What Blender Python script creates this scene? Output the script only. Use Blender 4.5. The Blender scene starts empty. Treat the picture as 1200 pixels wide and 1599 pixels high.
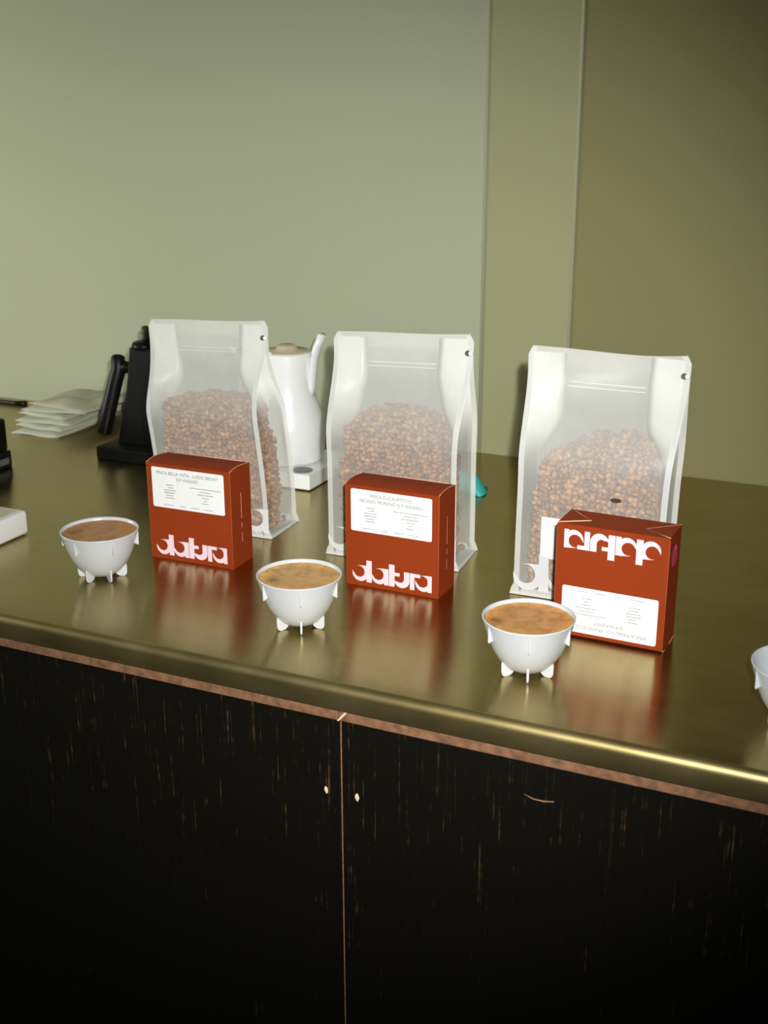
import bpy, bmesh, math, random
import numpy as np
from mathutils import Vector, Matrix
random.seed(4)
rng = np.random.default_rng(4)
scene = bpy.context.scene
COL = scene.collection
ZC = 0.92                      # height of the worktop above the floor; X runs along the counter, Y towards the wall

# ------------------------------------------------------------------ camera
th, pitch, roll, F_PX = math.radians(-24.6846), 0.3204, -0.0028, 1886.3
cp, sp, cr, sr = math.cos(pitch), math.sin(pitch), math.cos(roll), math.sin(roll)
M0 = np.array([[1, 0, 0], [0, -sp, -cp], [0, cp, -sp]])
Rc = np.array([[cr, -sr, 0], [sr, cr, 0], [0, 0, 1]]) @ M0
B = np.array([[math.cos(th), math.sin(th), 0], [-math.sin(th), math.cos(th), 0], [0, 0, 1]])
right, down, fwd = (B @ Rc[0], B @ Rc[1], B @ Rc[2])
cam_d = bpy.data.cameras.new('camera')
cam = bpy.data.objects.new('camera', cam_d); COL.objects.link(cam)
mw = Matrix.Identity(4)
for i in range(3):
    mw[i][0], mw[i][1], mw[i][2] = right[i], -down[i], -fwd[i]
mw[0][3], mw[1][3], mw[2][3] = 0.4567, -0.9428, 0.5293 + ZC
cam.matrix_world = mw
cam_d.sensor_fit = 'VERTICAL'; cam_d.sensor_height = 36.0; cam_d.sensor_width = 36.0 * 1200 / 1599
cam_d.lens = F_PX / 1599 * 36
cam_d.clip_start = 0.02
cam_d.dof.use_dof = True; cam_d.dof.focus_distance = 1.36; cam_d.dof.aperture_fstop = 8.0
scene.camera = cam

# ------------------------------------------------------------------ light and exposure
world = bpy.data.worlds.new('world'); scene.world = world; world.use_nodes = True
bg = world.node_tree.nodes['Background']
bg.inputs[0].default_value = (0.80, 0.90, 0.62, 1); bg.inputs[1].default_value = 0.055
fl = bpy.data.lights.new('camera_flash', 'SPOT')
fl.energy = 107; fl.color = (1.0, 1.0, 1.0); fl.shadow_soft_size = 0.011
fl.spot_size = math.radians(60); fl.spot_blend = 1.0
flo = bpy.data.objects.new('camera_flash', fl); COL.objects.link(flo)
FP = Vector((0.488, -0.905, 0.590 + ZC)); flo.location = FP
FT = Vector((-0.20, 0.42, 0.07 + ZC))
flo.rotation_euler = (FT - FP).to_track_quat('-Z', 'Y').to_euler()
# daylight from a window out of view on the left
wl = bpy.data.lights.new('window_daylight', 'AREA'); wl.shape = 'RECTANGLE'; wl.size = 0.7; wl.size_y = 0.5
wl.energy = 18; wl.color = (0.95, 1.0, 0.92)
wlo = bpy.data.objects.new('window_daylight', wl); COL.objects.link(wlo); wlo.location = (-2.20, -0.30, ZC + 0.40)
wlo.rotation_euler = (Vector((-1.30, 0.85, ZC + 0.16)) - wlo.location).to_track_quat('-Z', 'Y').to_euler()
vs = scene.view_settings
vs.view_transform = 'Standard'; vs.look = 'None'; vs.exposure = 0.0; vs.gamma = 1.0
vs.use_curve_mapping = False
scene.cycles.transparent_max_bounces = 32

# ------------------------------------------------------------------ materials
def lin(r, g, b):
    f = lambda c: (c / 255 / 12.92) if c / 255 <= 0.04045 else ((c / 255 + 0.055) / 1.055) ** 2.4
    return (f(r), f(g), f(b), 1)

class NT:
    def __init__(s, name):
        s.m = bpy.data.materials.new(name); s.m.use_nodes = True
        s.t = s.m.node_tree; s.n = s.t.nodes; s.p = s.n['Principled BSDF']; s.out = s.n['Material Output']
    def new(s, typ, **kw):
        n = s.n.new(typ)
        for k, v in kw.items(): setattr(n, k, v)
        return n
    def link(s, a, b): s.t.links.new(a, b)
    def noise(s, scale, detail=4, vec=None, stretch=None, coord='Object'):
        n = s.new('ShaderNodeTexNoise'); n.inputs['Scale'].default_value = scale; n.inputs['Detail'].default_value = detail
        c = s.new('ShaderNodeTexCoord'); v = c.outputs[coord]
        if stretch:
            mp = s.new('ShaderNodeMapping'); mp.inputs['Scale'].default_value = stretch
            s.link(v, mp.inputs['Vector']); v = mp.outputs[0]
        s.link(v, n.inputs['Vector']); return n
    def ramp(s, fac, stops):
        r = s.new('ShaderNodeValToRGB'); e = r.color_ramp.elements
        while len(e) < len(stops): e.new(0.5)
        for i, (p, c) in enumerate(stops): e[i].position = p; e[i].color = c
        s.link(fac, r.inputs[0]); return r
    def bump(s, h, strength, dist=0.001):
        b = s.new('ShaderNodeBump'); b.inputs['Strength'].default_value = strength; b.inputs['Distance'].default_value = dist
        s.link(h, b.inputs['Height']); s.link(b.outputs[0], s.p.inputs['Normal'])

def plain(name, col, rough=0.5, metal=0.0, spec=0.5, var=0.06, scale=60, bump=0.0):
    t = NT(name)
    n = t.noise(scale, 3)
    lo = tuple(c * (1 - var) for c in col[:3]) + (1,); hi = tuple(min(1, c * (1 + var)) for c in col[:3]) + (1,)
    r = t.ramp(n.outputs[0], [(0.3, lo), (0.7, hi)])
    t.link(r.outputs[0], t.p.inputs['Base Color'])
    t.p.inputs['Roughness'].default_value = rough; t.p.inputs['Metallic'].default_value = metal
    t.p.inputs['Specular IOR Level'].default_value = spec
    if bump: t.bump(n.outputs[0], bump)
    return t.m

def wall_mat(name, col):
    t = NT(name)
    n = t.noise(2.2, 2); r = t.ramp(n.outputs[0], [(0.3, tuple(c * .97 for c in col[:3]) + (1,)), (0.7, col)])
    t.link(r.outputs[0], t.p.inputs['Base Color'])
    t.p.inputs['Roughness'].default_value = 0.62; t.p.inputs['Specular IOR Level'].default_value = 0.25
    n2 = t.noise(260, 3); t.bump(n2.outputs[0], 0.25, 0.0006)
    return t.m

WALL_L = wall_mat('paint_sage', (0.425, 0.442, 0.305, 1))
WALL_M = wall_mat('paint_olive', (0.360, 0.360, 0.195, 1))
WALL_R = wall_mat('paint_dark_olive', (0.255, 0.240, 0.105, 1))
BEAD = wall_mat('paint_bead', (0.46, 0.48, 0.31, 1))
FLOOR = plain('floor_concrete', lin(84, 80, 70), 0.6, var=0.15, scale=6)
CEIL = plain('ceiling_paint', lin(190, 188, 175), 0.8)

def metal_mat(name, rlo, rhi, k=1.0, brushed=False):
    t = NT(name)
    n = t.noise(9, 5, stretch=(1, 1.3, 1)); n2 = t.noise(70, 4, stretch=(0.25, 1.0, 1))
    mx = t.new('ShaderNodeMath', operation='MULTIPLY_ADD'); t.link(n2.outputs[0], mx.inputs[0]); mx.inputs[1].default_value = 0.45
    t.link(n.outputs[0], mx.inputs[2])
    r = t.ramp(mx.outputs[0], [(0.45, (0.37 * k, 0.285 * k, 0.115 * k, 1)), (0.95, (0.46 * k, 0.365 * k, 0.165 * k, 1))])
    t.link(r.outputs[0], t.p.inputs['Base Color'])
    rr = t.new('ShaderNodeMapRange'); t.link(mx.outputs[0], rr.inputs[0])
    rr.inputs[1].default_value = 0.4; rr.inputs[2].default_value = 1.0; rr.inputs[3].default_value = rlo; rr.inputs[4].default_value = rhi
    t.link(rr.outputs[0], t.p.inputs['Roughness'])
    t.p.inputs['Metallic'].default_value = 1.0
    if brushed:                      # brushed along the counter, so reflections smear across it
        t.p.inputs['Anisotropic'].default_value = 0.82
        tv = t.new('ShaderNodeCombineXYZ'); tv.inputs[1].default_value = 1.0; t.link(tv.outputs[0], t.p.inputs['Tangent'])
    n3 = t.noise(420, 3, stretch=(0.12, 1, 1)); t.bump(n3.outputs[0], 0.05, 0.0004)
    return t.m
METAL = metal_mat('brushed_bronze', 0.20, 0.28, 1.03, True); METAL_E = metal_mat('lit_bronze_edge', 0.38, 0.46, 1.18)  # edge bronze is lightened in colour to imitate light caught on the front

def wood_dark():
    t = NT('black_stained_wood')
    g = t.noise(560, 3, stretch=(1, 1, 0.02))            # fine long vertical pores
    br = t.noise(90, 3, stretch=(1, 1, 0.8))             # breaks the pores into dashes
    big = t.noise(14, 2, stretch=(1, 1, 0.25))           # worn streaks come in groups
    c = t.new('ShaderNodeTexCoord'); sx = t.new('ShaderNodeSeparateXYZ'); t.link(c.outputs['Object'], sx.inputs[0])
    wear = t.new('ShaderNodeMapRange'); t.link(sx.outputs['Z'], wear.inputs[0])
    wear.inputs[1].default_value = -0.32; wear.inputs[2].default_value = -0.05; wear.inputs[3].default_value = -0.10; wear.inputs[4].default_value = 0.0
    a = t.new('ShaderNodeMath', operation='MULTIPLY_ADD'); t.link(br.outputs[0], a.inputs[0]); a.inputs[1].default_value = 0.45; t.link(g.outputs[0], a.inputs[2])
    b = t.new('ShaderNodeMath', operation='ADD'); t.link(a.outputs[0], b.inputs[0]); t.link(wear.outputs[0], b.inputs[1])
    b2 = t.new('ShaderNodeMath', operation='MULTIPLY_ADD'); t.link(big.outputs[0], b2.inputs[0]); b2.inputs[1].default_value = 0.28; t.link(b.outputs[0], b2.inputs[2])
    r = t.ramp(b2.outputs[0], [(0.0, (0.0030, 0.0028, 0.0018, 1)), (0.985, (0.0048, 0.0040, 0.0022, 1)), (1.0, (0.3, 0.15, 0.05, 1))])
    mr = t.new('ShaderNodeMapRange'); t.link(b2.outputs[0], mr.inputs[0]); mr.inputs[1].default_value = 0.985; mr.inputs[2].default_value = 1.17
    r = t.ramp(mr.outputs[0], [(0.0, (0.0042, 0.0036, 0.0021, 1)), (0.3, (0.014, 0.009, 0.004, 1)), (1.0, (0.095, 0.052, 0.021, 1))])
    t.link(r.outputs[0], t.p.inputs['Base Color'])
    t.p.inputs['Roughness'].default_value = 0.6; t.p.inputs['Specular IOR Level'].default_value = 0.12
    t.bump(g.outputs[0], 0.3, 0.0006)
    return t.m
WOOD = wood_dark()
EDGE = plain('raw_plywood_edge', (0.20, 0.095, 0.045, 1), 0.7, var=0.35, scale=120, bump=0.3)
TAN = plain('bare_wood', (0.34, 0.17, 0.06, 1), 0.7, var=0.3, scale=200)
CHIP = plain('bare_wood_chip', (0.85, 0.68, 0.42, 1), 0.8)

PORC = plain('white_plastic', (0.56, 0.585, 0.60, 1), 0.28, var=0.01)
WHITE = plain('white_enamel', (0.90, 0.92, 0.90, 1), 0.35, var=0.01)
CREAM = plain('cream_lid', (0.60, 0.52, 0.34, 1), 0.5)
GREYD = plain('grey_dial', (0.16, 0.18, 0.13, 1), 0.4)
BLACK = plain('matte_black', (0.004, 0.004, 0.0035, 1), 0.40, spec=0.22, var=0.1)
BLACKB = plain('black_base', (0.006, 0.006, 0.0055, 1), 0.6, spec=0.2, var=0.1)
SHADOWK = plain('shadow_olive', (0.040, 0.030, 0.006, 1), 0.5)
GREYS = plain('grey_strip', (0.12, 0.13, 0.12, 1), 0.4)
CLOTH = plain('white_sleeve', (0.55, 0.56, 0.44, 1), 0.75, var=0.06, scale=25, bump=0.2)
CLOTH2 = plain('cream_sleeve', (0.50, 0.475, 0.35, 1), 0.75, var=0.08, scale=25, bump=0.2)
TURQ = plain('turquoise_cloth', (0.05, 0.46, 0.44, 1), 0.7, var=0.15, scale=40, bump=0.3)
CARD = plain('terracotta_card', (0.250, 0.036, 0.0065, 1), 0.66, spec=0.10, var=0.10, scale=900)
RAW = plain('raw_card_edge', (0.72, 0.36, 0.24, 1), 0.7)
RAWP = plain('pale_card_edge', (0.80, 0.50, 0.30, 1), 0.7)
PINK = plain('pale_pink_ink', (0.80, 0.62, 0.69, 1), 0.55, var=0.01)
PINKT = plain('pink_ink', (0.85, 0.30, 0.30, 1), 0.6)
PINKS = plain('rose_sticker', (0.62, 0.075, 0.14, 1), 0.4)
PINKB = plain('bright_rose', (0.90, 0.20, 0.30, 1), 0.35)
LABEL = plain('label_paper', (0.80, 0.81, 0.81, 1), 0.5, var=0.01, spec=0.2)
INK = plain('grey_ink', (0.20, 0.21, 0.20, 1), 0.7)
INKL = plain('light_grey_ink', (0.36, 0.37, 0.37, 1), 0.7)
WINK = plain('white_ink', (0.68, 0.70, 0.69, 1), 0.5, var=0.01)
PEARL = plain('glint_white', (0.92, 0.92, 0.88, 1), 0.2)
BROWN = plain('brown_sticker', (0.07, 0.025, 0.008, 1), 0.5)
HOLE = plain('dark_rivet', (0.10, 0.085, 0.05, 1), 0.5)

def film_mat(name, alpha, col=(0.90, 0.91, 0.87, 1), alpha_low=None):
    t = NT(name)
    tr = t.new('ShaderNodeBsdfTransparent'); tr.inputs[0].default_value = (0.98, 0.985, 0.96, 1)
    df = t.new('ShaderNodeBsdfDiffuse'); df.inputs[0].default_value = col
    tl = t.new('ShaderNodeBsdfTranslucent'); tl.inputs[0].default_value = col
    gl = t.new('ShaderNodeBsdfGlossy'); gl.inputs['Roughness'].default_value = 0.38
    m1 = t.new('ShaderNodeMixShader'); m1.inputs[0].default_value = 0.14; t.link(df.outputs[0], m1.inputs[1]); t.link(tl.outputs[0], m1.inputs[2])
    m2 = t.new('ShaderNodeMixShader'); m2.inputs[0].default_value = 0.05; t.link(m1.outputs[0], m2.inputs[1]); t.link(gl.outputs[0], m2.inputs[2])
    n = t.noise(35, 3); mr = t.new('ShaderNodeMapRange'); t.link(n.outputs[0], mr.inputs[0])
    mr.inputs[3].default_value = alpha - 0.05; mr.inputs[4].default_value = alpha + 0.05
    fac = mr.outputs[0]
    if alpha_low is not None:      # haze painted by height: clearer low down, milkier above, fading out the bean tops
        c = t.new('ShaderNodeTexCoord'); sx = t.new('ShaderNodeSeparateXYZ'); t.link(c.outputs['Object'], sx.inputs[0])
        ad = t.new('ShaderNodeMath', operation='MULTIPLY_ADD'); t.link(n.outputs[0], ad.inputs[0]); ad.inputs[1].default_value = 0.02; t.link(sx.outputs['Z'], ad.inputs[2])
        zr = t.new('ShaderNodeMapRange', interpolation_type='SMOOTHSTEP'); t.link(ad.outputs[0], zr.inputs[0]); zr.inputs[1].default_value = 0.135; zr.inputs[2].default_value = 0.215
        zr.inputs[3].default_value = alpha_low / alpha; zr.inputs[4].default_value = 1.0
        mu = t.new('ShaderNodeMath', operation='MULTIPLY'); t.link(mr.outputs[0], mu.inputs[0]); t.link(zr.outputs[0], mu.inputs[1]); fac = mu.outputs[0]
    m3 = t.new('ShaderNodeMixShader'); t.link(fac, m3.inputs[0]); t.link(tr.outputs[0], m3.inputs[1]); t.link(m2.outputs[0], m3.inputs[2])
    t.link(m3.outputs[0], t.out.inputs[0])
    return t.m
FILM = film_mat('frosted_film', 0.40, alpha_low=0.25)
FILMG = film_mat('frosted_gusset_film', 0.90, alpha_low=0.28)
FILMS = film_mat('frosted_seam_film', 0.62)

def bean_mat():
    t = NT('roasted_beans')
    a = t.new('ShaderNodeAttribute'); a.attribute_name = 'tint'
    r = t.ramp(a.outputs['Fac'], [(0.0, (0.16, 0.058, 0.018, 1)), (0.5, (0.34, 0.150, 0.050, 1)), (1.0, (0.56, 0.30, 0.115, 1))])
    t.link(r.outputs[0], t.p.inputs['Base Color']); t.p.inputs['Roughness'].default_value = 0.45
    return t.m
BEANS = bean_mat()

def coffee_mat(name, mid, ring, dark, seed):
    t = NT(name)
    c = t.new('ShaderNodeTexCoord')
    ln = t.new('ShaderNodeVectorMath', operation='LENGTH')
    mp = t.new('ShaderNodeMapping'); mp.inputs['Scale'].default_value = (1, 1, 0); t.link(c.outputs['Object'], mp.inputs[0]); t.link(mp.outputs[0], ln.inputs[0])
    n = t.noise(70 + seed, 5); n.inputs['Distortion'].default_value = 0.8
    n2 = t.noise(420, 2)
    ad = t.new('ShaderNodeMath', operation='MULTIPLY_ADD'); t.link(n.outputs[0], ad.inputs[0]); ad.inputs[1].default_value = 0.012; t.link(ln.outputs['Value'], ad.inputs[2])
    r = t.ramp(ad.outputs[0], [(0.0, mid), (0.030, mid), (0.040, tuple(.5 * a + .5 * b for a, b in zip(mid, ring))), (0.047, ring)])
    r.color_ramp.elements[0].position = 0.0
    mixn = t.new('ShaderNodeMix', data_type='RGBA', blend_type='MULTIPLY'); mixn.inputs[0].default_value = 0.75
    rr = t.ramp(n.outputs[0], [(0.35, (0.70, 0.64, 0.58, 1)), (0.6, (1.05, 1.05, 1.05, 1))])
    t.link(r.outputs[0], mixn.inputs[6]); t.link(rr.outputs[0], mixn.inputs[7])
    # darker patch at one side
    sub = t.new('ShaderNodeVectorMath', operation='DISTANCE'); t.link(mp.outputs[0], sub.inputs[0]); sub.inputs[1].default_value = dark
    a2 = t.new('ShaderNodeMath', operation='MULTIPLY_ADD'); t.link(n2.outputs[0], a2.inputs[0]); a2.inputs[1].default_value = 0.022; t.link(sub.outputs['Value'], a2.inputs[2])
    pr = t.ramp(a2.outputs[0], [(0.012, (0.75, 0.75, 0.75, 1)), (0.021, (0, 0, 0, 1))])
    mx2 = t.new('ShaderNodeMix', data_type='RGBA'); t.link(pr.outputs[0], mx2.inputs[0]); t.link(mixn.outputs[2], mx2.inputs[6]); mx2.inputs[7].default_value = (0.13, 0.03, 0.008, 1)
    sp_ = t.ramp(n2.outputs[0], [(0.66, (0, 0, 0, 1)), (0.74, (0.6, 0.6, 0.6, 1))])
    mx3 = t.new('ShaderNodeMix', data_type='RGBA'); t.link(sp_.outputs[0], mx3.inputs[0]); t.link(mx2.outputs[2], mx3.inputs[6]); mx3.inputs[7].default_value = (0.16, 0.05, 0.012, 1)
    t.link(mx3.outputs[2], t.p.inputs['Base Color']); t.p.inputs['Roughness'].default_value = 0.45
    t.bump(n.outputs[0], 0.4, 0.001)
    return t.m

# ------------------------------------------------------------------ helpers
def ob(name, verts, faces, mat, parent=None, smooth=False, loc=None):
    me = bpy.data.meshes.new(name); me.from_pydata([tuple(v) for v in verts], [], faces); me.update()
    if smooth: me.polygons.foreach_set('use_smooth', [True] * len(me.polygons))
    o = bpy.data.objects.new(name, me); COL.objects.link(o); me.materials.append(mat)
    if parent: o.parent = parent
    if loc: o.location = loc
    return o

def from_bm(name, bm, mat, parent=None, smooth=False, loc=None):
    bmesh.ops.recalc_face_normals(bm, faces=bm.faces)
    me = bpy.data.meshes.new(name); bm.to_mesh(me); bm.free()
    if smooth: me.polygons.foreach_set('use_smooth', [True] * len(me.polygons))
    me.materials.append(mat); o = bpy.data.objects.new(name, me); COL.objects.link(o)
    if parent: o.parent = parent
    if loc: o.location = loc
    return o

def box(name, x0, x1, y0, y1, z0, z1, mat, parent=None, bevel=0.0, seg=2, loc=None, taper=None):
    bm = bmesh.new(); bmesh.ops.create_cube(bm, size=1)
    for v in bm.verts:
        v.co = Vector((x0 + (v.co.x + .5) * (x1 - x0), y0 + (v.co.y + .5) * (y1 - y0), z0 + (v.co.z + .5) * (z1 - z0)))
    if taper:
        for v in bm.verts:
            if v.co.z > (z0 + z1) / 2: v.co = Vector(taper(v.co))
    if bevel: bmesh.ops.bevel(bm, geom=bm.edges[:], offset=bevel, segments=seg, affect='EDGES', profile=.5)
    return from_bm(name, bm, mat, parent, bevel > 0 and seg > 2, loc)

def lathe(name, prof, mat, parent=None, seg=48, loc=None, smooth=True):
    V, Fc = [], []
    for r, z in prof:
        for k in range(seg):
            a = 2 * math.pi * k / seg; V.append((r * math.cos(a), r * math.sin(a), z))
    n = len(prof)
    for i in range(n - 1):
        for k in range(seg):
            k2 = (k + 1) % seg
            Fc.append((i * seg + k, i * seg + k2, (i + 1) * seg + k2, (i + 1) * seg + k))
    Fc.append(tuple(range(seg))[::-1]); Fc.append(tuple((n - 1) * seg + k for k in range(seg)))
    return ob(name, V, Fc, mat, parent, smooth, loc)

def tube(name, pts, rad, mat, parent=None, seg=14, flat=(1, 1), loc=None):
    pts = [Vector(p) for p in pts]; rad = rad if isinstance(rad, list) else [rad] * len(pts)
    V, Fc = [], []
    ref = Vector((0, 1, 0))
    for i, p in enumerate(pts):
        d = (pts[min(i + 1, len(pts) - 1)] - pts[max(i - 1, 0)]).normalized()
        r0 = ref if abs(d.dot(ref)) < .95 else Vector((1, 0, 0))
        a = d.cross(r0).normalized(); b = d.cross(a).normalized()
        for k in range(seg):
            t = 2 * math.pi * k / seg; V.append(p + a * math.cos(t) * rad[i] * flat[0] + b * math.sin(t) * rad[i] * flat[1])
    for i in range(len(pts) - 1):
        for k in range(seg):
            k2 = (k + 1) % seg; Fc.append((i * seg + k, i * seg + k2, (i + 1) * seg + k2, (i + 1) * seg + k))
    Fc.append(tuple(range(seg))[::-1]); Fc.append(tuple((len(pts) - 1) * seg + k for k in range(seg)))
    return ob(name, V, Fc, mat, parent, True, loc)

def root(name, label, cat, loc, rz=0.0, group=None):
    o = bpy.data.objects.new(name, None); COL.objects.link(o); o.empty_display_size = 0.03
    o.location = (loc[0], loc[1], loc[2] + ZC); o.rotation_euler = (0, 0, rz)
    o['label'] = label; o['category'] = cat
    if group: o['group'] = group
    return o

def struct(o, **kw):
    o['kind'] = 'structure'
    for k, v in kw.items(): o[k] = v
    return o

def grid_faces(nu, nv, off=0):
    return [(off + j * nu + i, off + j * nu + i + 1, off + (j + 1) * nu + i + 1, off + (j + 1) * nu + i) for j in range(nv - 1) for i in range(nu - 1)]

# ------------------------------------------------------------------ setting
Zf = 3.0
WV = 0.851
struct(box('floor', -4, 4, -3.2, 1.1, -0.05, 0, FLOOR))
struct(box('ceiling', -4, 4, -3.2, 1.1, Zf, Zf + 0.05, CEIL))
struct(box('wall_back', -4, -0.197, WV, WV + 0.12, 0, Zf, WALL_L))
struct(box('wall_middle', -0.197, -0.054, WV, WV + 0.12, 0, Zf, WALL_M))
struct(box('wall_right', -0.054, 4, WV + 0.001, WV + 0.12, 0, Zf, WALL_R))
struct(tube('trim_1', [(-0.1965, WV + 0.0006, ZC - .05), (-0.1965, WV + 0.0006, Zf)], 0.0032, WALL_L, seg=12))
struct(tube('trim_2', [(-0.0545, WV + 0.0006, ZC - .05), (-0.0545, WV + 0.0006, Zf)], 0.0026, BEAD, seg=12))

# worktop: folded metal sheet with a bullnose over a plywood core
wt = root('worktop', 'long brushed bronze metal worktop with a rounded front edge, carrying the bags and cups', 'worktop', (0, 0, 0))
r = 0.0090
prof = [(WV - 0.001, 0.0)] + [(y, 0.0) for y in (0.7, 0.5, 0.3, 0.1, 0.03)]
for k in range(9):
    a = math.pi / 2 * k / 8; prof.append((r - r * math.sin(a), -r + r * math.cos(a)))
prof += [(0.0002, -0.017), (0.0006, -0.026)]
for k in range(1, 5):
    a = math.pi / 2 * k / 4; prof.append((0.0026 - 0.002 * math.cos(a), -0.026 - 0.002 * math.sin(a)))
prof += [(0.010, -0.028), (WV - 0.001, -0.028)]
X0, X1 = -2.2, 1.4
n = len(prof)
V = [(X0, y, z) for y, z in prof] + [(X1, y, z) for y, z in prof]
Fc = [(i, (i + 1) % n, n + (i + 1) % n, n + i) for i in range(n)] + [tuple(range(n))[::-1], tuple(range(n, 2 * n))]
mt = ob('metal_top', V, Fc, METAL, wt)
bmn = bmesh.new(); bmn.from_mesh(mt.data); bmesh.ops.recalc_face_normals(bmn, faces=bmn.faces); bmn.to_mesh(mt.data); bmn.free()
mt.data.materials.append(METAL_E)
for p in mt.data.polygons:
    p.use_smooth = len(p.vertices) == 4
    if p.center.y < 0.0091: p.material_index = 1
try: mt.data.set_sharp_from_angle(angle=math.radians(40))
except Exception: pass
SEAM = -0.028
box('core_strip', X0, SEAM - 0.0004, 0.0022, 0.05, -0.0385, -0.0281, EDGE, wt, 0.0006, 1)
box('core_strip', SEAM + 0.0004, X1, 0.0022, 0.05, -0.0385, -0.0281, EDGE, wt, 0.0006, 1)
V = [(SEAM - .001, 0.0016, -0.0385), (SEAM + .0008, 0.0016, -0.0385), (SEAM + .0100, 0.0010, -0.0281), (SEAM + .0075, 0.0010, -0.0281)]
V += [(x, y + .001, z) for x, y, z in V]
ob('splinter', V, [(0, 1, 2, 3), (7, 6, 5, 4), (0, 4, 5, 1), (1, 5, 6, 2), (2, 6, 7, 3), (3, 7, 4, 0)], CHIP, wt)['label'] = 'pale splinter at the joint of the core'

for nm, lab, x0, x1, chips in (
        ('counter_cabinet', 'black stained wooden cabinet front to the left of the vertical seam', X0 + .01, SEAM - 0.0006, [(-0.0455, -0.1233, .0022, .0042)]),
        ('counter_cabinet', 'black stained wooden cabinet front to the right of the vertical seam', SEAM + 0.0006, X1 - .01, [(-0.0109, -0.1234, .0024, .0046)])):
    c = root(nm, lab, 'cabinet', (0, 0, 0), group=None)
    box('front_panel', x0, x1, 0.008, 0.027, -0.88, -0.0386, WOOD, c, 0.0006, 1)
    box('carcass', x0 + .002, x1 - .002, 0.0275, 0.80, -ZC, -0.0388, BLACKB, c)
    for (cx, cz, rx, rz_) in chips:
        V = [(cx, 0.0074, cz)] + [(cx + rx * (0.75 + .4 * random.random()) * math.cos(a), 0.0078, cz + rz_ * (0.75 + .4 * random.random()) * math.sin(a)) for a in [2 * math.pi * k / 9 for k in range(9)]]
        ob('wood_chip', V, [(0, 1 + k, 1 + (k + 1) % 9) for k in range(9)], CHIP, c)['label'] = 'bare chipped spot'
    if x0 > -1:
        box('edge_band', SEAM - 0.0004, SEAM + 0.0005, 0.0079, 0.02, -0.88, -0.0388, TAN, c)
        tube('scratch', [(0.163, 0.0077, -0.0755), (0.172, 0.0077, -0.0785), (0.182, 0.0077, -0.0785), (0.192, 0.0077, -0.0765)], [.0002, .0006, .0008, .0004], TAN, c, seg=6)
# ------------------------------------------------------------------ lettering
def logo_polys():
    """the wordmark in units of its width: list of polygons (x, y)"""
    P = []; nr = [0]
    def rect(x0, x1, y0, y1):
        nr[0] += 1; P.append(([(x0, y0), (x1, y0), (x1, y1), (x0, y1)], nr[0]))
    def strip(a, b, lay=0):
        for i in range(len(a) - 1): P.append(([a[i], a[i + 1], b[i + 1], b[i]], lay))
    def bowl(x0, xs, xe):
        """crescent bowl opening to the upper left, closed by the stem that starts at xs"""
        w = xs - x0
        oc, orr = (x0 + 0.100, 0.100), 0.100
        hc, hr = (x0 + 0.087, 0.119), 0.069
        T = [math.radians(a) for a in range(163, 331, 8)]
        ou, inn = [], []
        for i, t in enumerate(T):
            k = min(1, i / 5) ** 0.8
            p = (oc[0] + orr * math.cos(t), oc[1] + orr * math.sin(t))
            q = (hc[0] + hr * math.cos(t), hc[1] + hr * math.sin(t))
            ou.append((min(p[0], xs), max(p[1], 0))); inn.append((min(p[0] + (q[0] - p[0]) * k, xs), p[1] + (q[1] - p[1]) * k))
        strip(ou, inn)
        T = [math.radians(a) for a in range(-50, 116, 8)]
        a, b = [], []
        for i, t in enumerate(T):
            q = (hc[0] + hr * math.cos(t), hc[1] + hr * math.sin(t))
            a.append(q)
            if t < math.radians(45): b.append((xs + 0.004, max(0.0, min(0.2, hc[1] + 0.105 * math.tan(t) if t > 0 else q[1] - .03))))
            else:
                k = (t - math.radians(45)) / math.radians(70)
                e_ = (xs + 0.004 + (hc[0] - 0.030 - xs - 0.004) * k, 0.2 - 0.002 * k); w_ = k ** 1.6
                b.append((e_[0] + (q[0] - e_[0]) * w_, e_[1] + (q[1] - e_[1]) * w_))
        strip(a, b, .5)
        rect(xs, xe, 0, 0.2)
    bowl(0.0, 0.180, 0.249); rect(0.180, 0.249, 0.2, 0.266)                 # d
    bowl(0.243, 0.404, 0.461)                                             # a
    rect(0.467, 0.538, 0, 0.266); rect(0.538, 0.602, 0.135, 0.176)        # t
    T = [math.radians(a) for a in range(180, 361, 9)]                     # u
    ou = [(0.627 + 0.098 * math.cos(t), 0.098 + 0.098 * math.sin(t)) for t in T]
    inn = [(0.606 + 0.052 * math.cos(t), 0.118 + 0.056 * math.sin(t)) for t in T]
    for i in range(6):
        k = i / 6; inn[i] = (ou[i][0] + (inn[i][0] - ou[i][0]) * k, ou[i][1] + (inn[i][1] - ou[i][1]) * k)
    strip(ou, inn); rect(0.656, 0.724, 0.098, 0.2)
    rect(0.730, 0.786, 0, 0.2); rect(0.786, 0.858, 0.157, 0.2)            # r
    bowl(0.797, 0.950, 1.0)                                               # a
    return P
LOGO = logo_polys()

def front_logo(name, mat, parent, x0, width, z0, yfun, eps, flip=False, sub=None):
    V, Fc = [], []
    for poly, lay in LOGO:
        s = len(V)
        for (x, y) in poly:
            X, Z = x0 + x * width, z0 + y * width
            V.append((X, yfun(X, Z) - eps - lay * 1.6e-5, Z))
        Fc.append(tuple(range(s, s + len(poly))))
    return ob(name, V, Fc, mat, parent)

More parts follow.
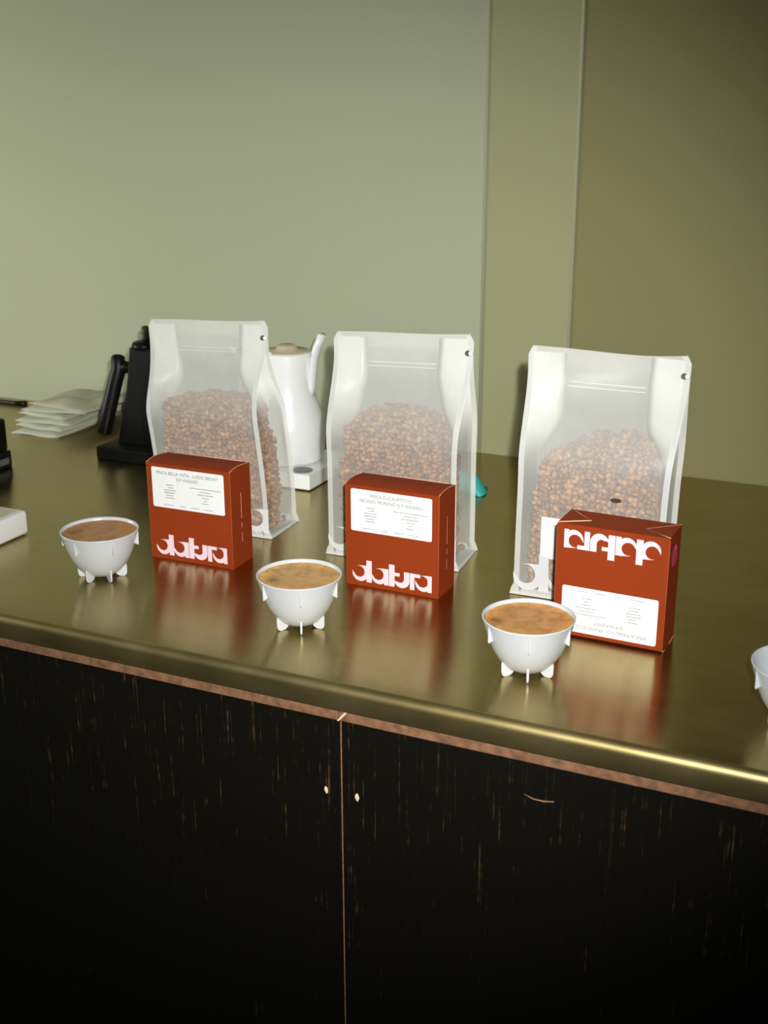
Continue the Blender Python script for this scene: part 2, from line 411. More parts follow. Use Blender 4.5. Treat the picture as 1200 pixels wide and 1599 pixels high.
def text(name, body, size, x, z, y, mat, parent, align='CENTER', sx=1.0):
    cu = bpy.data.curves.new(name, 'FONT'); cu.body = body; cu.size = size; cu.align_x = align; cu.resolution_u = 3
    t = bpy.data.objects.new(name, cu); COL.objects.link(t)
    me = bpy.data.meshes.new_from_object(t.evaluated_get(bpy.context.evaluated_depsgraph_get()))
    COL.objects.unlink(t); bpy.data.objects.remove(t); bpy.data.curves.remove(cu)
    co = np.zeros(len(me.vertices) * 3); me.vertices.foreach_get('co', co); co = co.reshape(-1, 3)
    out = np.stack([x + co[:, 0] * sx, np.full(len(co), y), z + co[:, 1]], 1)
    me.vertices.foreach_set('co', out.ravel()); me.update(); me.name = name
    me.materials.clear(); me.materials.append(mat)
    o = bpy.data.objects.new(name, me); COL.objects.link(o); o.parent = parent
    return o

def rrect(x0, x1, z0, z1, rad, seg=4):
    pts = []
    for cx, cz, a0 in ((x1 - rad, z0 + rad, -90), (x1 - rad, z1 - rad, 0), (x0 + rad, z1 - rad, 90), (x0 + rad, z0 + rad, 180)):
        for k in range(seg + 1):
            a = math.radians(a0 + 90 * k / seg); pts.append((cx + rad * math.cos(a), cz + rad * math.sin(a)))
    return pts

# ------------------------------------------------------------------ cartons
W, D, H = 0.1176, 0.048, 0.1229
SAG = 0.0030
def bars(name, rows, y, mat, parent):
    V, Fc = [], []
    for (x0, x1, z, h) in rows:
        x = x0
        while x < x1 - .0004:
            w = min(x1 - x, random.uniform(.0009, .0022))
            s = len(V); hh = h * random.uniform(.7, 1.0)
            V += [(x, y, z), (x + w, y, z), (x + w, y, z + hh), (x, y, z + hh)]; Fc.append((s, s + 1, s + 2, s + 3)); x += w + .0004
    return ob(name, V, Fc, mat, parent)

def carton(loc, rz, label, lines, upside=False):
    top = root('coffee_carton', label, 'box', loc, rz, 'terracotta coffee cartons')
    if upside:     # the same box stood on its lid: parts are turned about the front-face axis
        fx = lambda p: (-p[0], p[1], H + SAG * .8 - p[2])
    else:
        fx = lambda p: p
    made = []
    # shell: four walls and a flat base
    V = [(-W/2, 0, 0), (W/2, 0, 0), (W/2, D, 0), (-W/2, D, 0), (-W/2, 0, H), (W/2, 0, H), (W/2, D, H), (-W/2, D, H)]
    bm = bmesh.new(); vs_ = [bm.verts.new(v) for v in V]
    for f in ((0, 1, 5, 4), (2, 3, 7, 6), (3, 2, 1, 0)): bm.faces.new([vs_[i] for i in f])
    arc = [(D * k / 8, H + SAG * math.sin(math.pi * (k / 8) ** .8)) for k in range(9)]
    for s in (-1, 1):
        a = [bm.verts.new((s * W / 2, y, z)) for y, z in arc[1:-1]]
        lo = [vs_[1], vs_[2]] if s > 0 else [vs_[3], vs_[0]]
        hi = [vs_[6]] + a[::-1] + [vs_[5]] if s > 0 else [vs_[4]] + a + [vs_[7]]
        bm.faces.new(lo + hi)
    ve = [e for e in bm.edges if abs(e.verts[0].co.z - e.verts[1].co.z) > H * .8]
    bmesh.ops.bevel(bm, geom=ve, offset=0.0007, segments=2, affect='EDGES', profile=.5)
    made.append(from_bm('shell', bm, CARD, top))
    # curved tuck lid
    V = [(s * (W / 2 - .0002), y, z) for y, z in arc for s in (-1, 1)]
    made.append(ob('lid', V, [(2 * i, 2 * i + 1, 2 * i + 3, 2 * i + 2) for i in range(8)], CARD, top, True))
    # raw paper edges: along the right arc and the back of the lid
    e = 0.00035
    for s in (-1, 1):
        made.append(tube('paper_edge', [(s * (W / 2), y, z + .0001) for y, z in arc], e * 1.1, RAW, top, seg=6))
    made.append(tube('paper_edge', [(-W / 2 * .78, D, H + .0006), (0, D, H + .0008), (W / 2 * .85, D, H + .0006)], .0006, RAW, top, seg=6))
    for s in (-1, 1): made.append(tube('paper_edge', [(s * W / 2, 0.0001, 0.002), (s * W / 2, 0.0001, H)], 0.00022, CARDE, top, seg=5))
    # base: folded closure with two triangular end flaps
    for s in (-1, 1):
        V = [(s * W / 2, .0005, -.0004), (s * W / 2, D - .0005, -.0004), (s * (W / 2 - .030), D * .40, -.0002)]
        V2 = [(x, y, 0.0002) for x, y, z in V]
        made.append(ob('end_flap', V + V2, [(0, 1, 2), (5, 4, 3), (0, 2, 5, 3), (1, 4, 5, 2)], CARD, top))
        made.append(tube('paper_edge', [V[0], V[2], V[1]], 0.00055, RAWP, top, seg=6))
    # label, print and wordmark on the front
    x0, x1 = -W / 2 + .06 * W, W / 2 - .072 * W
    pts = rrect(x0, x1, .55 * H, .965 * H, .0022)
    lab = ob('paper_label', [(x, -.00025, z) for x, z in pts], [tuple(range(len(pts)))], LABEL, top); made.append(lab)
    lz = .965 * H; lh = .415 * H
    y = -.00045
    for i, ln in enumerate(lines):
        made.append(text('label_heading', ln, .0058, -.001, lz - .0085 - .0066 * i, y, INK, top, sx=.93))
    rows = []
    for i, (a, b) in enumerate(((.2, .3), (.22, .3), (.17, .33), (.17, .32), (.19, .3), (.18, .31))):
        rows.append((x0 + a * (x1 - x0), x0 + b * (x1 - x0), lz - .022 - i * .0033, .0016))
    rows.append((x0 + .53 * (x1 - x0), x0 + .95 * (x1 - x0), lz - .022, .0015))
    for i, (a, b) in enumerate(((.66, .82), (.63, .85), (.7, .79), (.72, .76), (.69, .78))):
        rows.append((x0 + a * (x1 - x0), x0 + b * (x1 - x0), lz - .0258 - i * .0036, .0016))
    for a, b in ((.15, .29), (.38, .46), (.54, .66), (.72, .84)):
        rows.append((x0 + a * (x1 - x0), x0 + b * (x1 - x0), lz - lh + .0035, .0014))
    made.append(bars('small_print', rows, y, INKL, top))
    made.append(front_logo('wordmark', PINK, top, -W / 2 + .07 * W, .862 * W, .046 * H, lambda x, z: 0, .00025))
    # side print: a vertical line of pink lettering on the right, a round sticker on the left
    V, Fc = [], []
    for a, b in ((.48, .735), (.38, .435), (.315, .33), (.235, .31)):
        z = a * H
        while z < b * H:
            h = random.uniform(.0012, .0026); s = len(V); wd = random.uniform(.0010, .0014)
            V += [(W / 2 + .0002, D * .5 - wd, z), (W / 2 + .0002, D * .5 + wd * .4, z), (W / 2 + .0002, D * .5 + wd * .4, z + h), (W / 2 + .0002, D * .5 - wd, z + h)]
            Fc.append((s, s + 1, s + 2, s + 3)); z += h + .0004
    made.append(ob('side_print', V, Fc, PINKT, top))
    cz, cy = .20 * H, D * .46
    V = [(-W / 2 - .00025, cy + .0118 * math.cos(a), cz + .0118 * math.sin(a)) for a in [2 * math.pi * k / 28 for k in range(28)]]
    made.append(ob('round_sticker', V, [tuple(range(28))], PINKS, top))
    V = [(-W / 2 - .0004, cy + .003 + .0032 * math.cos(a), cz - .0075 + .0028 * math.sin(a)) for a in [2 * math.pi * k / 12 for k in range(12)]]
    sp2 = ob('sticker_print', V, [tuple(range(12))], PINKB, made[-1]); made.append(sp2)
    if upside:
        for o in made:
            for v in o.data.vertices: v.co = fx(v.co)
    return top
CARDE = plain('worn_card_edge', (0.50, 0.12, 0.035, 1), 0.6)

carton((-0.3425, 0.2282, 0.0), math.radians(0.87), 'terracotta coffee box standing upright in front of the leftmost bag, label at top', ['FINCA BELLA VISTA - LUDIO BREVET', 'SL9 WASHED'])
carton((-0.0802, 0.2458, 0.0), math.radians(-0.84), 'terracotta coffee box standing upright in front of the middle bag, label at top', ['FINCA EUCALIPTITOS', 'NICASIO MORENO SL9 WASHED'])
carton((0.1848, 0.2049, 0.0), math.radians(-1.98), 'terracotta coffee box stood upside down beside the third cup, lettering inverted', ['FINCA PINALITO - FRANCISCO A', 'SL9 WASHED'], True)

# ------------------------------------------------------------------ cups
RC, HC = 0.046, 0.0598
def make_cup(loc, rot, label, coffee, level=0.0046):
    c = root('cupping_bowl', label, 'cup', loc, rot, 'white footed cupping bowls')
    outp = [(0.0, .0032), (0.010, .0034), (0.0165, .0052), (0.0228, .0094), (0.0288, .0160), (0.0338, .0240), (0.0378, .0330), (0.0408, .0420), (0.0434, .0505), (0.0448, .0550), (0.0455, .0575)]
    rim = [(0.0459, .0584), (0.0460, .0590), (0.0460, .0597), (0.0452, .0600), (0.0442, .0596)]
    inp = [(0.0434, .0565), (0.0418, .0495), (0.0394, .0405), (0.0362, .0325), (0.0316, .0235), (0.0256, .016), (0.018, .0098), (0.009, .0072), (0.0, .0068)]
    lathe('bowl', [(max(r_, 1e-5), z) for r_, z in outp + rim + inp], PORC, c, seg=72)
    def rad_at(z):
        for (r0, z0), (r1, z1) in zip(outp, outp[1:]):
            if z0 <= z <= z1 and z1 > z0: return r0 + (r1 - r0) * (z - z0) / (z1 - z0)
        return outp[-1][0]
    for k in range(6):
        a = math.radians(60 * k)
        def fin(name, pts, th_):
            ca, sa = math.cos(a), math.sin(a); V = []
            for s in (-1, 1):
                for r_, z in pts: V.append((r_ * ca - s * th_ * sa, r_ * sa + s * th_ * ca, z))
            m = len(pts)
            bm = bmesh.new(); vv = [bm.verts.new(v) for v in V]
            bm.faces.new(vv[:m]); bm.faces.new(vv[m:][::-1])
            for i in range(m): bm.faces.new((vv[i], vv[(i + 1) % m], vv[m + (i + 1) % m], vv[m + i]))
            bmesh.ops.recalc_face_normals(bm, faces=bm.faces)
            bmesh.ops.bevel(bm, geom=bm.edges[:], offset=0.00045, segments=2, affect='EDGES', profile=.5)
            from_bm(name, bm, PORC, c)
        fin('foot', [(0.0150, .0060), (0.0165, .0025), (0.0195, 0.0004), (0.0225, 0.0), (0.0258, 0.0), (0.0280, .0014), (0.0291, .0042), (0.0293, .0120), (0.0288, .0175), (0.0255, .0140), (0.0190, .0085)], .0011)
        fin('rim_tab', [(0.0395, .0415), (0.0446, .0392), (0.0453, .0398), (0.0456, .0565), (0.0440, .0570), (0.0420, .049)], .0008)
    if coffee:
        zl = HC - level
        ri = 0.0432 - (0.0565 - zl) * 0.257 if zl < .0565 else 0.0432
        V = [(0, 0, zl + .0004)]; Fc = []
        rings = 14; sg = 60
        for i in range(1, rings + 1):
            for k in range(sg):
                a = 2 * math.pi * k / sg; rr = ri * i / rings
                V.append((rr * math.cos(a), rr * math.sin(a), zl + (.0004 if i < rings - 1 else .0008 if i == rings - 1 else .0012)))
        for k in range(sg): Fc.append((0, 1 + k, 1 + (k + 1) % sg))
        for i in range(rings - 1):
            for k in range(sg):
                Fc.append((1 + i * sg + k, 1 + (i + 1) * sg + k, 1 + (i + 1) * sg + (k + 1) % sg, 1 + i * sg + (k + 1) % sg))
        o = ob('coffee', V, Fc, coffee, c, True); o['label'] = 'brown coffee crust filling the bowl'
    return c
A = lambda d: math.radians(d)
COF1 = coffee_mat('coffee_mottled', (0.46, 0.225, 0.090, 1), (0.52, 0.21, 0.045, 1), (0.0136, -0.0267, 0), 25)
COF2 = coffee_mat('coffee_tan', (0.62, 0.36, 0.135, 1), (0.72, 0.40, 0.09, 1), (0.0045, -0.0286, 0), 3)
COF3 = coffee_mat('coffee_amber', (0.58, 0.28, 0.085, 1), (0.72, 0.34, 0.07, 1), (0.003, -0.0325, 0), 11)
CUPA = A(-84 + 24.68)
make_cup((-0.416, 0.1465, 0), A(-117 + 24.68), 'white footed bowl of mottled brown coffee, leftmost of the cups', COF1)
make_cup((-0.1298, 0.1151, 0), CUPA, 'white footed bowl of pale tan coffee between the upright boxes', COF2)
make_cup((0.130, 0.1071, 0), CUPA - A(11), 'white footed bowl of amber coffee in front of the inverted box', COF3)
make_cup((0.3885, 0.104, 0), A(-117 + 24.68 + 6), 'white footed bowl cut off by the right edge, no coffee in sight', None)

# ------------------------------------------------------------------ coffee bags
BH = 0.283
def sstep(a, b, x):
    t = max(0.0, min(1.0, (x - a) / (b - a))); return t * t * (3 - 2 * t)

def coffee_bag(loc, rz, label, lean=0.0, wave=0.0, top_wave=(0, 0), fill=0.172, beans_label='', seed=1, pinch=0.0, sticker=False, hole=True, tilt=(0, 0), ldrop=.016):
    bag = root('coffee_bag', label, 'bag', loc, rz, 'frosted flat-bottom coffee bags')
    DB = 0.074
    def depth(z): return DB * (1 - sstep(0.155, 0.262, z)) + 0.0022
    def cx(z): return lean * sstep(0.02, BH, z)
    def hw(z):
        return 0.0835 + 0.0055 * sstep(.12, BH, z) + 0.0045 * (1 - sstep(0.003, 0.014, z)) - pinch * math.exp(-((z - 0.205) / .035) ** 2)
    def mid(z, u=0.0):
        return DB / 2 + 0.004 * sstep(.15, BH, z) + wave * math.sin(u / 0.089 * math.pi * .9 + .4) * sstep(.17, BH, z)
    def bulge(u, z):
        k = max(0.0, 1 - (u / 0.078) ** 2); return 0.0055 * k ** .7 * math.sin(math.pi * min(1, max(0, (z - .008) / .21))) ** .8 if 0.008 < z < .218 else 0.0
    def fold(z): return 0.006 + math.sqrt(max(0.0, 0.0385 ** 2 - (depth(z) / 2 * .98) ** 2)) * .98
    def ztop(s): # the wavy cut at the top
        return BH + top_wave[0] * math.sin(s * math.pi) + top_wave[1] * math.sin(2 * math.pi * s)
    def yf(u, z): return mid(z, u) - depth(z) / 2 - bulge(u, z)
    def yb(u, z): return mid(z, u) + depth(z) / 2 + bulge(u, z) * .8
    NU, NZ = 29, 44
    def panel(name, yfun, mat, off):
        V = []
        for j in range(NZ):
            for i in range(NU):
                s = i / (NU - 1); u = -1 + 2 * s
                zt = ztop(s); z = zt * j / (NZ - 1)
                zz = min(z, BH)
                h_ = hw(zz)
                # rounded upper corners
                if j > NZ - 4:
                    over = (j - (NZ - 4)) / 3; corner = 0.005 * (over ** 2); 
                    h_ -= corner if abs(u) > .98 else 0
                U = u * h_
                V.append((cx(zz) + U, yfun(U, zz) + off, max(z, .0012)))
        return ob(name, V, grid_faces(NU, NZ), mat, bag, True)
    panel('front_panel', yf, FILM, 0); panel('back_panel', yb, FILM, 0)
    for s in (-1, 1):
        V = []; m = 9
        for j in range(NZ):
            z = BH * j / (NZ - 1) * .978
            e = hw(z) - 0.0062; g = fold(z)
            f_ = Vector((cx(z) + s * e, yf(s * e, z) + .0003, max(z, .0015)))
            b_ = Vector((cx(z) + s * e, yb(s * e, z) - .0003, max(z, .0015)))
            k_ = Vector((cx(z) + s * (e - g + .006), mid(z, s * (e - g)), max(z, .0015)))
            wob = 0.0016 * math.sin(z * 95 + seed) * sstep(.02, .08, z) * (1 - sstep(.2, .26, z))
            for i in range(m):
                t = i / (m - 1)
                p = f_.lerp(k_, t * 2) if t < .5 else k_.lerp(b_, t * 2 - 1)
                p.x += wob * math.sin(math.pi * t) * s
                V.append(p)
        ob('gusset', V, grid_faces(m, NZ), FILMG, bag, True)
    # seam band: welded margin of a second layer down both front edges and along the foot, and a pair behind
    def band(name, yfun, sgn):
        V, Fc = [], []
        zs = [BH * .992 * j / 40 for j in range(41)]
        for s in (-1, 1):
            off = len(V)
            for z in zs:
                h_ = hw(z) - (.004 * (z > BH * .975)); rr = max(0, (.020 - z)) / .02
                inner = h_ - 0.0066 - 0.006 * rr ** 2
                for U in (inner, h_ - .0001):
                    V.append((cx(z) + s * U, yfun(s * U, z) + sgn * .0004, max(z, .0012)))
            Fc += grid_faces(2, len(zs), off)
        off = len(V); nu = 25
        for z in (.0012, .005, .0095):
            for i in range(nu):
                U = (-1 + 2 * i / (nu - 1)) * (hw(z) - .0125); V.append((cx(z) + U, yfun(U, z) + sgn * .0004, z))
        Fc += grid_faces(nu, 3, off)
        return ob(name, V, Fc, FILMS, bag, True)
    band('seam_band', yf, -1); band('seam_band', yb, 1)
    # base sheet with a small turned-out lip
    h0 = hw(0.0)
    V = [(-h0, -.003, .0008), (h0, -.003, .0008), (h0 - .002, DB + .004, .0008), (-h0 + .002, DB + .004, .0008),
         (-h0 + .003, .0, .0035), (h0 - .003, .0, .0035), (h0 - .004, DB + .0, .0035), (-h0 + .004, DB + .0, .0035)]
    ob('base_sheet', V, [(3, 2, 1, 0), (0, 1, 5, 4), (1, 2, 6, 5), (2, 3, 7, 6), (3, 0, 4, 7)], FILMS, bag)
    # press zip across the front between the gusset folds
    zz = BH - 0.036
    for dz, rr in ((0, .0011), (-.0052, .0008)):
        pts = []
        for i in range(15):
            U = (-1 + 2 * i / 14) * (hw(zz) - .0062 - fold(zz) + .004); z_ = zz + dz + top_wave[1] * .6 * math.sin(2 * math.pi * (U / .18 + .5)) + top_wave[0] * .6 * math.sin(math.pi * (U / .18 + .5))
            pts.append((cx(zz) + U, yf(U, zz) - .0004, z_))
        tube('zip_ridge', pts, rr, FILMS if dz == 0 else PEARLF, bag, seg=8)
    if hole:
        zz = BH - .0225; U = hw(zz) - .0042
        hx, hy = cx(zz) + U, yf(U, zz)
        bm = bmesh.new(); bmesh.ops.create_cone(bm, cap_ends=True, segments=18, radius1=.0034, radius2=.0034, depth=.0016, matrix=Matrix.Translation((hx - .0022, hy - .0004, zz)) @ Matrix.Rotation(math.pi / 2, 4, 'X'))
        from_bm('tear_notch', bm, HOLE, bag)['label'] = 'dark punched notch'
        bm = bmesh.new(); bmesh.ops.create_uvsphere(bm, u_segments=14, v_segments=8, radius=.0029, matrix=Matrix.Translation((hx + .0016, hy - .0012, zz)))
        from_bm('notch_glint', bm, PEARL, bag, True)['label'] = 'white bead standing in for the glint at the notch'  # the white bead is a painted highlight showing through the notch
    # print
    front_logo('wordmark', WINK, bag, -.084, .168, .0075, lambda x, z: yf(x, z), .0009)
    pts = rrect(-.053, .053, .050, .100, .002)
    V, Fc = [], []
    nu = 12
    for z in np.linspace(.050, .0995, 6):
        for x in np.linspace(-.053, .053, nu): V.append((x + cx(z), yf(x, z) - .0009, z))
    ob('paper_label', V, grid_faces(nu, 6), LABEL, bag)
    t_ = text('label_heading', 'FINCA PINALITO', .006, 0, .091, 0, INK, bag)
    for v in t_.data.vertices: v.co.y = yf(v.co.x, v.co.z) - .0013
    if sticker:
        V = [(.030 + .0062 * math.cos(a), yf(.03, .128) - .001, .1285 + .0026 * math.sin(a)) for a in [2 * math.pi * k / 14 for k in range(14)]]
        ob('brown_mark', V, [tuple(range(14))], BROWN, bag)
    for o in bag.children:          # the top is cut a little out of level
        for v in o.data.vertices: v.co.z *= 1 + (tilt[0] + (tilt[1] - tilt[0]) * (v.co.x / .18 + .5)) / BH
    # the beans: one heap nobody could count, real bean shapes
    NB, NR = 8, 5
    base = []
    for j in range(NR):
        p = math.pi * (j + .5) / NR
        for i in range(NB):
            a = 2 * math.pi * i / NB
            x, y, z = math.sin(p) * math.cos(a), math.sin(p) * math.sin(a), math.cos(p)
            if z * 0 + y > .55 and abs(x) < .5: y *= .72                  # the crease on the flat side
            base.append((x * .0036, y * .0027 if y > 0 else y * .0034, z * .0046))
    base = np.array(base)
    bf = [(j * NB + i, j * NB + (i + 1) % NB, (j + 1) * NB + (i + 1) % NB, (j + 1) * NB + i) for j in range(NR - 1) for i in range(NB)]
    capt = [tuple(range(NB))[::-1], tuple((NR - 1) * NB + i for i in range(NB))]
    lr = np.random.default_rng(seed)
    cen = []
    step = .0066
    for z in np.arange(.006, .20, step * .93):
        zmax = z
        for x in np.arange(-.0770, .0771, step):
            lim = fill + .004 * math.cos(x * 40 + seed) - .008 * (x / .076) ** 2 - ldrop * max(0, -x / .076) ** 1.4
            if z > lim: continue
            hwz = hw(z) - .0105
            if abs(x) > hwz or (z > .125 and abs(x) > hwz - .014): continue
            # side gussets push in a little as the bag closes
            inn = .0064 + .0035 * sstep(.145, .19, z); y0, y1 = yf(x, z) + inn, yb(x, z) - inn
            if abs(x) > hwz - (fold(z) - .006) * .6: continue
            ys = np.arange(y0, y1, step)
            for k, y in enumerate(ys):
                if 0.016 < y - y0 < (y1 - y0) - .012 and abs(x) < hwz - .014 and z < lim - .016: continue
                cen.append((x + cx(z), y, z))
    cen = np.array(cen); Nn = len(cen); jit = lr.uniform(-.0018, .0018, (Nn, 3)); jit[:, 1] *= .45; cen = cen + jit
    cen[:, 2] = np.maximum(cen[:, 2], .0072)
    q = lr.normal(size=(Nn, 4)); q /= np.linalg.norm(q, axis=1)[:, None]
    w, x, y, z = q.T
    R = np.stack([1 - 2 * (y * y + z * z), 2 * (x * y - z * w), 2 * (x * z + y * w), 2 * (x * y + z * w), 1 - 2 * (x * x + z * z), 2 * (y * z - x * w), 2 * (x * z - y * w), 2 * (y * z + x * w), 1 - 2 * (x * x + y * y)], 1).reshape(-1, 3, 3)
    P = np.einsum('nij,kj->nki', R, base) * lr.uniform(.88, 1.12, (Nn, 1, 1)) + cen[:, None, :]
    m = len(base)
    quads = (np.array(bf)[None] + (np.arange(Nn) * m)[:, None, None]).reshape(-1, 4)
    caps = (np.array(capt)[None] + (np.arange(Nn) * m)[:, None, None]).reshape(-1, NB)
    me = bpy.data.meshes.new('coffee_beans')
    nq, nc = len(quads), len(caps)
    me.vertices.add(Nn * m); me.vertices.foreach_set('co', P.ravel().astype(np.float32))
    me.loops.add(nq * 4 + nc * NB); me.loops.foreach_set('vertex_index', np.concatenate([quads.ravel(), caps.ravel()]).astype(np.int32))
    me.polygons.add(nq + nc)
    starts = np.concatenate([np.arange(nq) * 4, nq * 4 + np.arange(nc) * NB]).astype(np.int32)
    me.polygons.foreach_set('loop_start', starts)
    me.polygons.foreach_set('use_smooth', np.ones(nq + nc, dtype=bool))
    me.update(calc_edges=True); me.validate()
    at = me.attributes.new('tint', 'FLOAT', 'POINT')
    at.data.foreach_set('value', np.repeat(lr.beta(2, 2, Nn), m).astype(np.float32))
    me.materials.append(BEANS)
    b = bpy.data.objects.new('coffee_beans', me); COL.objects.link(b)
    b.location = bag.location; b.rotation_euler = bag.rotation_euler
    b['kind'] = 'stuff'; b['label'] = beans_label; b['category'] = 'beans'; b['group'] = 'roasted beans in the bags'
    return bag
PEARLF = film_mat('zip_film', 0.85, (0.9, 0.92, 0.9, 1))
coffee_bag((-0.383, 0.343, 0), A(1), 'frosted coffee bag behind the left upright box, in front of the black stand', lean=-.021, wave=.004, top_wave=(-.0015, .0012), fill=.178, beans_label='roasted brown coffee beans inside the leftmost frosted bag', seed=3, pinch=.004, tilt=(-.013, -.004))
coffee_bag((-0.119, 0.331, 0), A(3), 'frosted coffee bag behind the middle upright box, nearest the turquoise cloth', lean=-.001, tilt=(-.008, -.001), wave=.003, top_wave=(-.001, .001), fill=.186, beans_label='roasted brown coffee beans inside the middle frosted bag', seed=7)
coffee_bag((0.135, 0.299, 0), A(1.5), 'frosted coffee bag behind the inverted box, rightmost of the three bags', lean=.003, wave=.007, top_wave=(-.004, .0022), fill=.188, beans_label='roasted brown coffee beans inside the rightmost frosted bag', seed=11, sticker=True, ldrop=.028)

# ------------------------------------------------------------------ kettle on its base
kb = root('kettle_dock', 'square white block with a grey dial, under the white kettle', 'dock', (-0.4195, 0.617, 0))
box('body', -.0715, .0715, -.0700, .0700, .002, .0245, WHITE, kb, 0.0012, 2)
lathe('dial', [(.0155, .0240), (.0155, .0252), (.0148, .0256), (1e-5, .0256)], GREYD, kb, 32, loc=(.0485, -.049, 0))['label'] = 'round grey dial'
for sx in (-.055, .055):
    for sy in (-.055, .055): lathe('rubber_foot', [(.006, 0), (.006, .0025)], BLACK, kb, 12, loc=(sx, sy, 0))
kt = root('kettle', 'white flared pouring kettle standing on the square white base', 'kettle', (-0.4195, 0.617, 0.0258))
kz = lambda z: z - .0258
lathe('body', [(1e-5, 0), (.050, 0), (.0525, kz(.030)), (.0548, kz(.045)), (.0562, kz(.062)), (.0558, kz(.078)), (.0520, kz(.095)), (.0465, kz(.112)), (.0420, kz(.125)), (.0395, kz(.138)), (.0382, kz(.162)), (.0372, kz(.186)), (.0366, kz(.1905)), (.0355, kz(.1905)), (.0350, kz(.187)), (1e-5, kz(.187))], WHITE, kt, 64)
ld = lathe('lid', [(.0345, kz(.1872)), (.0345, kz(.1915)), (.033, kz(.1925)), (.017, kz(.1930)), (.015, kz(.198)), (.012, kz(.2005)), (1e-5, kz(.2008))], CREAM, kt, 40); ld['label'] = 'cream lid with a low knob'
tube('spout', [(-.050, 0, kz(.055)), (-.072, -.004, kz(.070)), (-.078, -.006, kz(.11)), (-.072, -.005, kz(.16)), (-.080, -.006, kz(.185)), (-.092, -.008, kz(.192))], [.008, .0065, .0052, .0048, .0046, .0042], WHITE, kt, 14)
tube('handle', [(.037, .004, kz(.118)), (.0405, .004, kz(.140)), (.0415, .004, kz(.160)), (.0440, .004, kz(.180)), (.0500, .004, kz(.200)), (.0585, .004, kz(.219))], [.0035, .0046, .0056, .0058, .0058, .0055], WHITE, kt, 14, flat=(1.0, 1.7))
box('rim_tab', -.030, -.006, -.0375, -.031, kz(.1880), kz(.1945), WHITE, kt, .0015, 2)

# ------------------------------------------------------------------ black stand with tilted cylinder
gs = root('grinder_stand', 'black stand with a tall column and a tilted cylinder, half behind the leftmost bag', 'grinder', (-0.695, 0.62, 0))
box('base', -.0500, .066, -.055, .075, .0, .0205, BLACKB, gs, .002, 2)
bm = bmesh.new(); bmesh.ops.create_cube(bm, size=1)
for v in bm.verts:
    x, y, z = v.co; up = z > 0
    v.co = Vector(((-.031 if x < 0 else .037) if not up else (-.0005 if x < 0 else .050), (-.024 if y < 0 else .030) if not up else (-.016 if y < 0 else .020), .0205 if not up else .1775))
bmesh.ops.subdivide_edges(bm, edges=[e for e in bm.edges if abs(e.verts[0].co.z - e.verts[1].co.z) > .1], cuts=5)
for v in bm.verts:
    k = math.sin(math.pi * min(1, (v.co.z - .02) / .157)); v.co.x += .004 * k * (1 if v.co.x < .01 else -1)
bmesh.ops.bevel(bm, geom=[e for e in bm.edges], offset=.0025, segments=2, affect='EDGES', profile=.5)
from_bm('column', bm, BLACK, gs)
lathe('column_cap', [(.020, .174), (.0205, .180), (.0185, .1845), (.012, .187), (1e-5, .1875)], BLACK, gs, 28, loc=(.018, .0, 0))
lathe('knob', [(.008, .186), (.0065, .192), (.0072, .200), (.0062, .2085), (1e-5, .2105)], SHADOWK, gs, 18, loc=(.019, .004, 0))['label'] = 'added knob in place of a shadow on the wall'  # added piece, coloured like the wall shadow it stands in for
tube('cylinder_handle', [(-.0305, -.006, .1605), (-.0300, -.007, .158), (-.0285, -.009, .140), (-.0320, -.013, .125), (-.0420, -.022, .080), (-.0510, -.030, .0385), (-.0515, -.0305, .0365)], [.0085, .0112, .0118, .0122, .0120, .0117, .0108], BLACK, gs, 22)
tube('neck', [(-.030, -.008, .142), (-.014, -.005, .1425), (.006, 0, .1430)], [.011, .0098, .014], BLACK, gs, 18)

# ------------------------------------------------------------------ stack of pale sleeves at the left
def sleeve(loc, w, d, rz, mat, label, seed, slope=0.0, amp=1.0):
    lr = random.Random(seed); nu, nv = 12, 14; V = []
    ph = lr.uniform(0, 6)
    def zz(i, j): return amp * .0034 * math.sin(i * .75 + ph) * math.sin(j * .55 + ph * 1.7) + slope * j / nv
    for layer in (0, 1):
        for j in range(nv):
            for i in range(nu):
                ex = min(i, nu - 1 - i, j, nv - 1 - j)
                puff = .0046 * (1 - math.exp(-ex * 1.2)) + .0003
                V.append((-w / 2 + w * i / (nu - 1), d * j / (nv - 1), max(-.0008, zz(i, j) * min(1, .35 + .3 * ex)) + .001 + (puff if layer else -.0008)))
    nn = nu * nv
    Fc = [f[::-1] for f in grid_faces(nu, nv)] + grid_faces(nu, nv, nn)
    ring = [i for i in range(nu)] + [j * nu + nu - 1 for j in range(1, nv)] + [(nv - 1) * nu + i for i in range(nu - 2, -1, -1)] + [j * nu for j in range(nv - 2, 0, -1)]
    for a, b in zip(ring, ring[1:] + ring[:1]): Fc.append((a, b, nn + b, nn + a))
    o = ob('paper_sleeve', V, Fc, mat, None, True, (loc[0], loc[1], loc[2] + ZC)); o.rotation_euler = (0, 0, rz)
    o['label'] = label; o['category'] = 'sleeve'; o['group'] = 'pale sleeves stacked by the wall'
names = ['bottom', 'second', 'third', 'fourth', 'fifth', 'top']
SL = [(-.934, .638, .0003, .098, .150, 1), (-.938, .654, .0078, .104, .150, -5), (-.936, .664, .0153, .112, .150, 4), (-.950, .678, .0228, .106, .150, -6), (-.930, .686, .0303, .124, .150, 9), (-.926, .690, .0378, .138, .138, -10)]
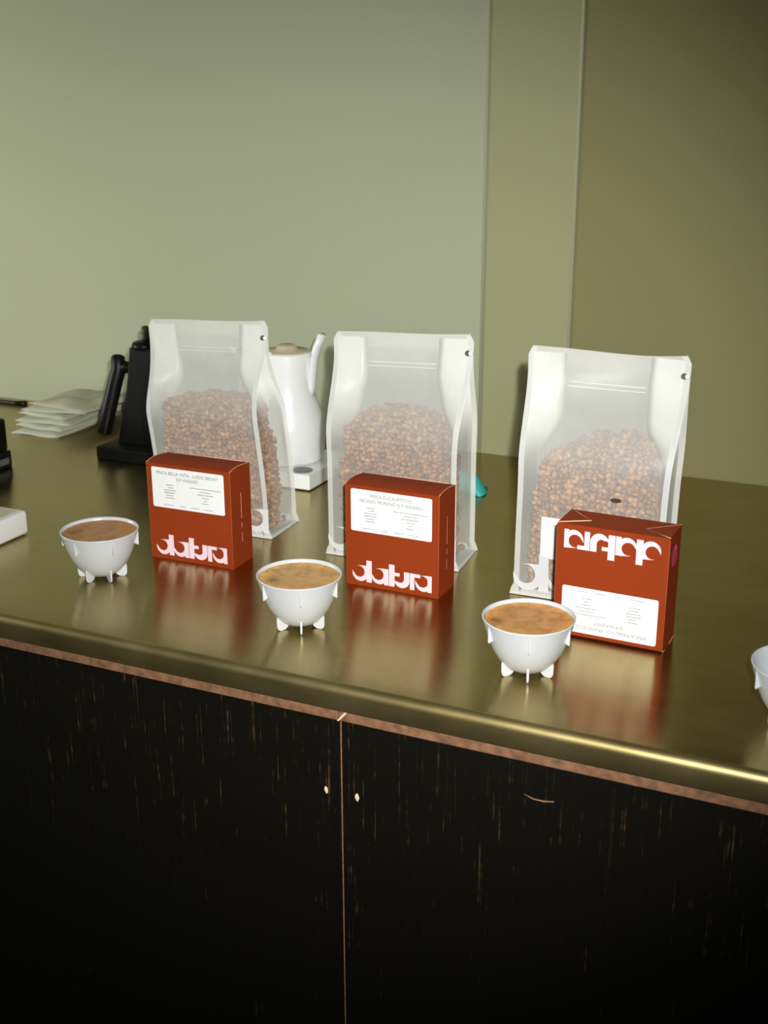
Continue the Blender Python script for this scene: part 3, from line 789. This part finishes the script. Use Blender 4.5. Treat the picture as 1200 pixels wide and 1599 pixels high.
for i, (x, y, z, w, d, rz) in enumerate(SL):
    lab = {0: 'bottom sleeve of the pale stack, lying flat on the worktop by the wall', 5: 'cream sleeve on top of the pale stack left of the black stand'}.get(i, '%s sleeve counted from the bottom of the pale stack by the wall' % names[i])
    sleeve((x, y, z), w, d, A(rz), CLOTH2 if i in (5,) else CLOTH, lab, i, 0.0, (.8, 1, 1, 1.2, 1.6, 2.4)[i])

# ------------------------------------------------------------------ things cut by the left edge
ap = root('appliance', 'black appliance with a grey strip, cut off by the left edge', 'appliance', (-0.84, 0.474, 0))
box('base', -.19, .0012, -.16, .0012, .0, .0265, BLACKB, ap, .002, 2)
box('body', -.188, -.0008, -.155, -.0008, .0265, .0785, BLACK, ap, .005, 3)
box('side_strip', -.001, .0018, -.150, -.006, .0065, .0165, GREYS, ap)['label'] = 'grey strip low on the side'
wb = root('white_box', 'low white box with rounded corners at the left edge beside the leftmost cup', 'box', (-0.6, 0.2313, 0))
box('body', -.1505, .0005, -.1505, .0005, .0008, .0330, WHITE, wb, .005, 3)
box('top_shade', -.1420, -.0080, -.1420, -.0080, .0328, .0336, plain('shaded_white', (.62, .58, .42, 1), .5), wb)['label'] = 'top of the white box with its cream shading painted in'  # thin sheet whose cream colour paints the shading of the white top
cb = tube('power_cable', [(-1.22, .800, ZC + .0042), (-1.16, .806, ZC + .0042), (-1.12, .806, ZC + .0042), (-1.096, .810, ZC + .0045)], [.004, .004, .0042, .0055], BLACK, None, 12)
cb['label'] = 'black cable end lying by the wall behind the pale sleeves'; cb['category'] = 'cable'

# turquoise cloth behind the middle bag
V = []; nu, nv = 14, 10
for layer in (0, 1):
    for j in range(nv):
        for i in range(nu):
            s, t = i / (nu - 1), j / (nv - 1)
            x = -.085 + .088 * s + .004 * math.sin(t * 5); y = .045 * t + .010 * math.sin(s * 4)
            h = (.0035 + .0225 * min(1, (1 - s) / .19)) * (.55 + .45 * math.sin(math.pi * min(1, .2 + .8 * t))) + .0009 * math.sin(s * 17 + t * 5)
            h *= min(1, s * 5 + .25) * (1 - .7 * max(0, t - .6) / .4)
            V.append((x, y, .0006 if layer == 0 else max(.002, h)))
nn = nu * nv
Fc = [f[::-1] for f in grid_faces(nu, nv)] + grid_faces(nu, nv, nn)
ring = [i for i in range(nu)] + [j * nu + nu - 1 for j in range(1, nv)] + [(nv - 1) * nu + i for i in range(nu - 2, -1, -1)] + [j * nu for j in range(nv - 2, 0, -1)]
for a, b in zip(ring, ring[1:] + ring[:1]): Fc.append((a, b, nn + b, nn + a))
tq = ob('folded_cloth', V, Fc, TURQ, None, True, (-.1145, .632, ZC)); tq['label'] = 'small turquoise folded cloth peeking out behind the middle bag'; tq['category'] = 'cloth'
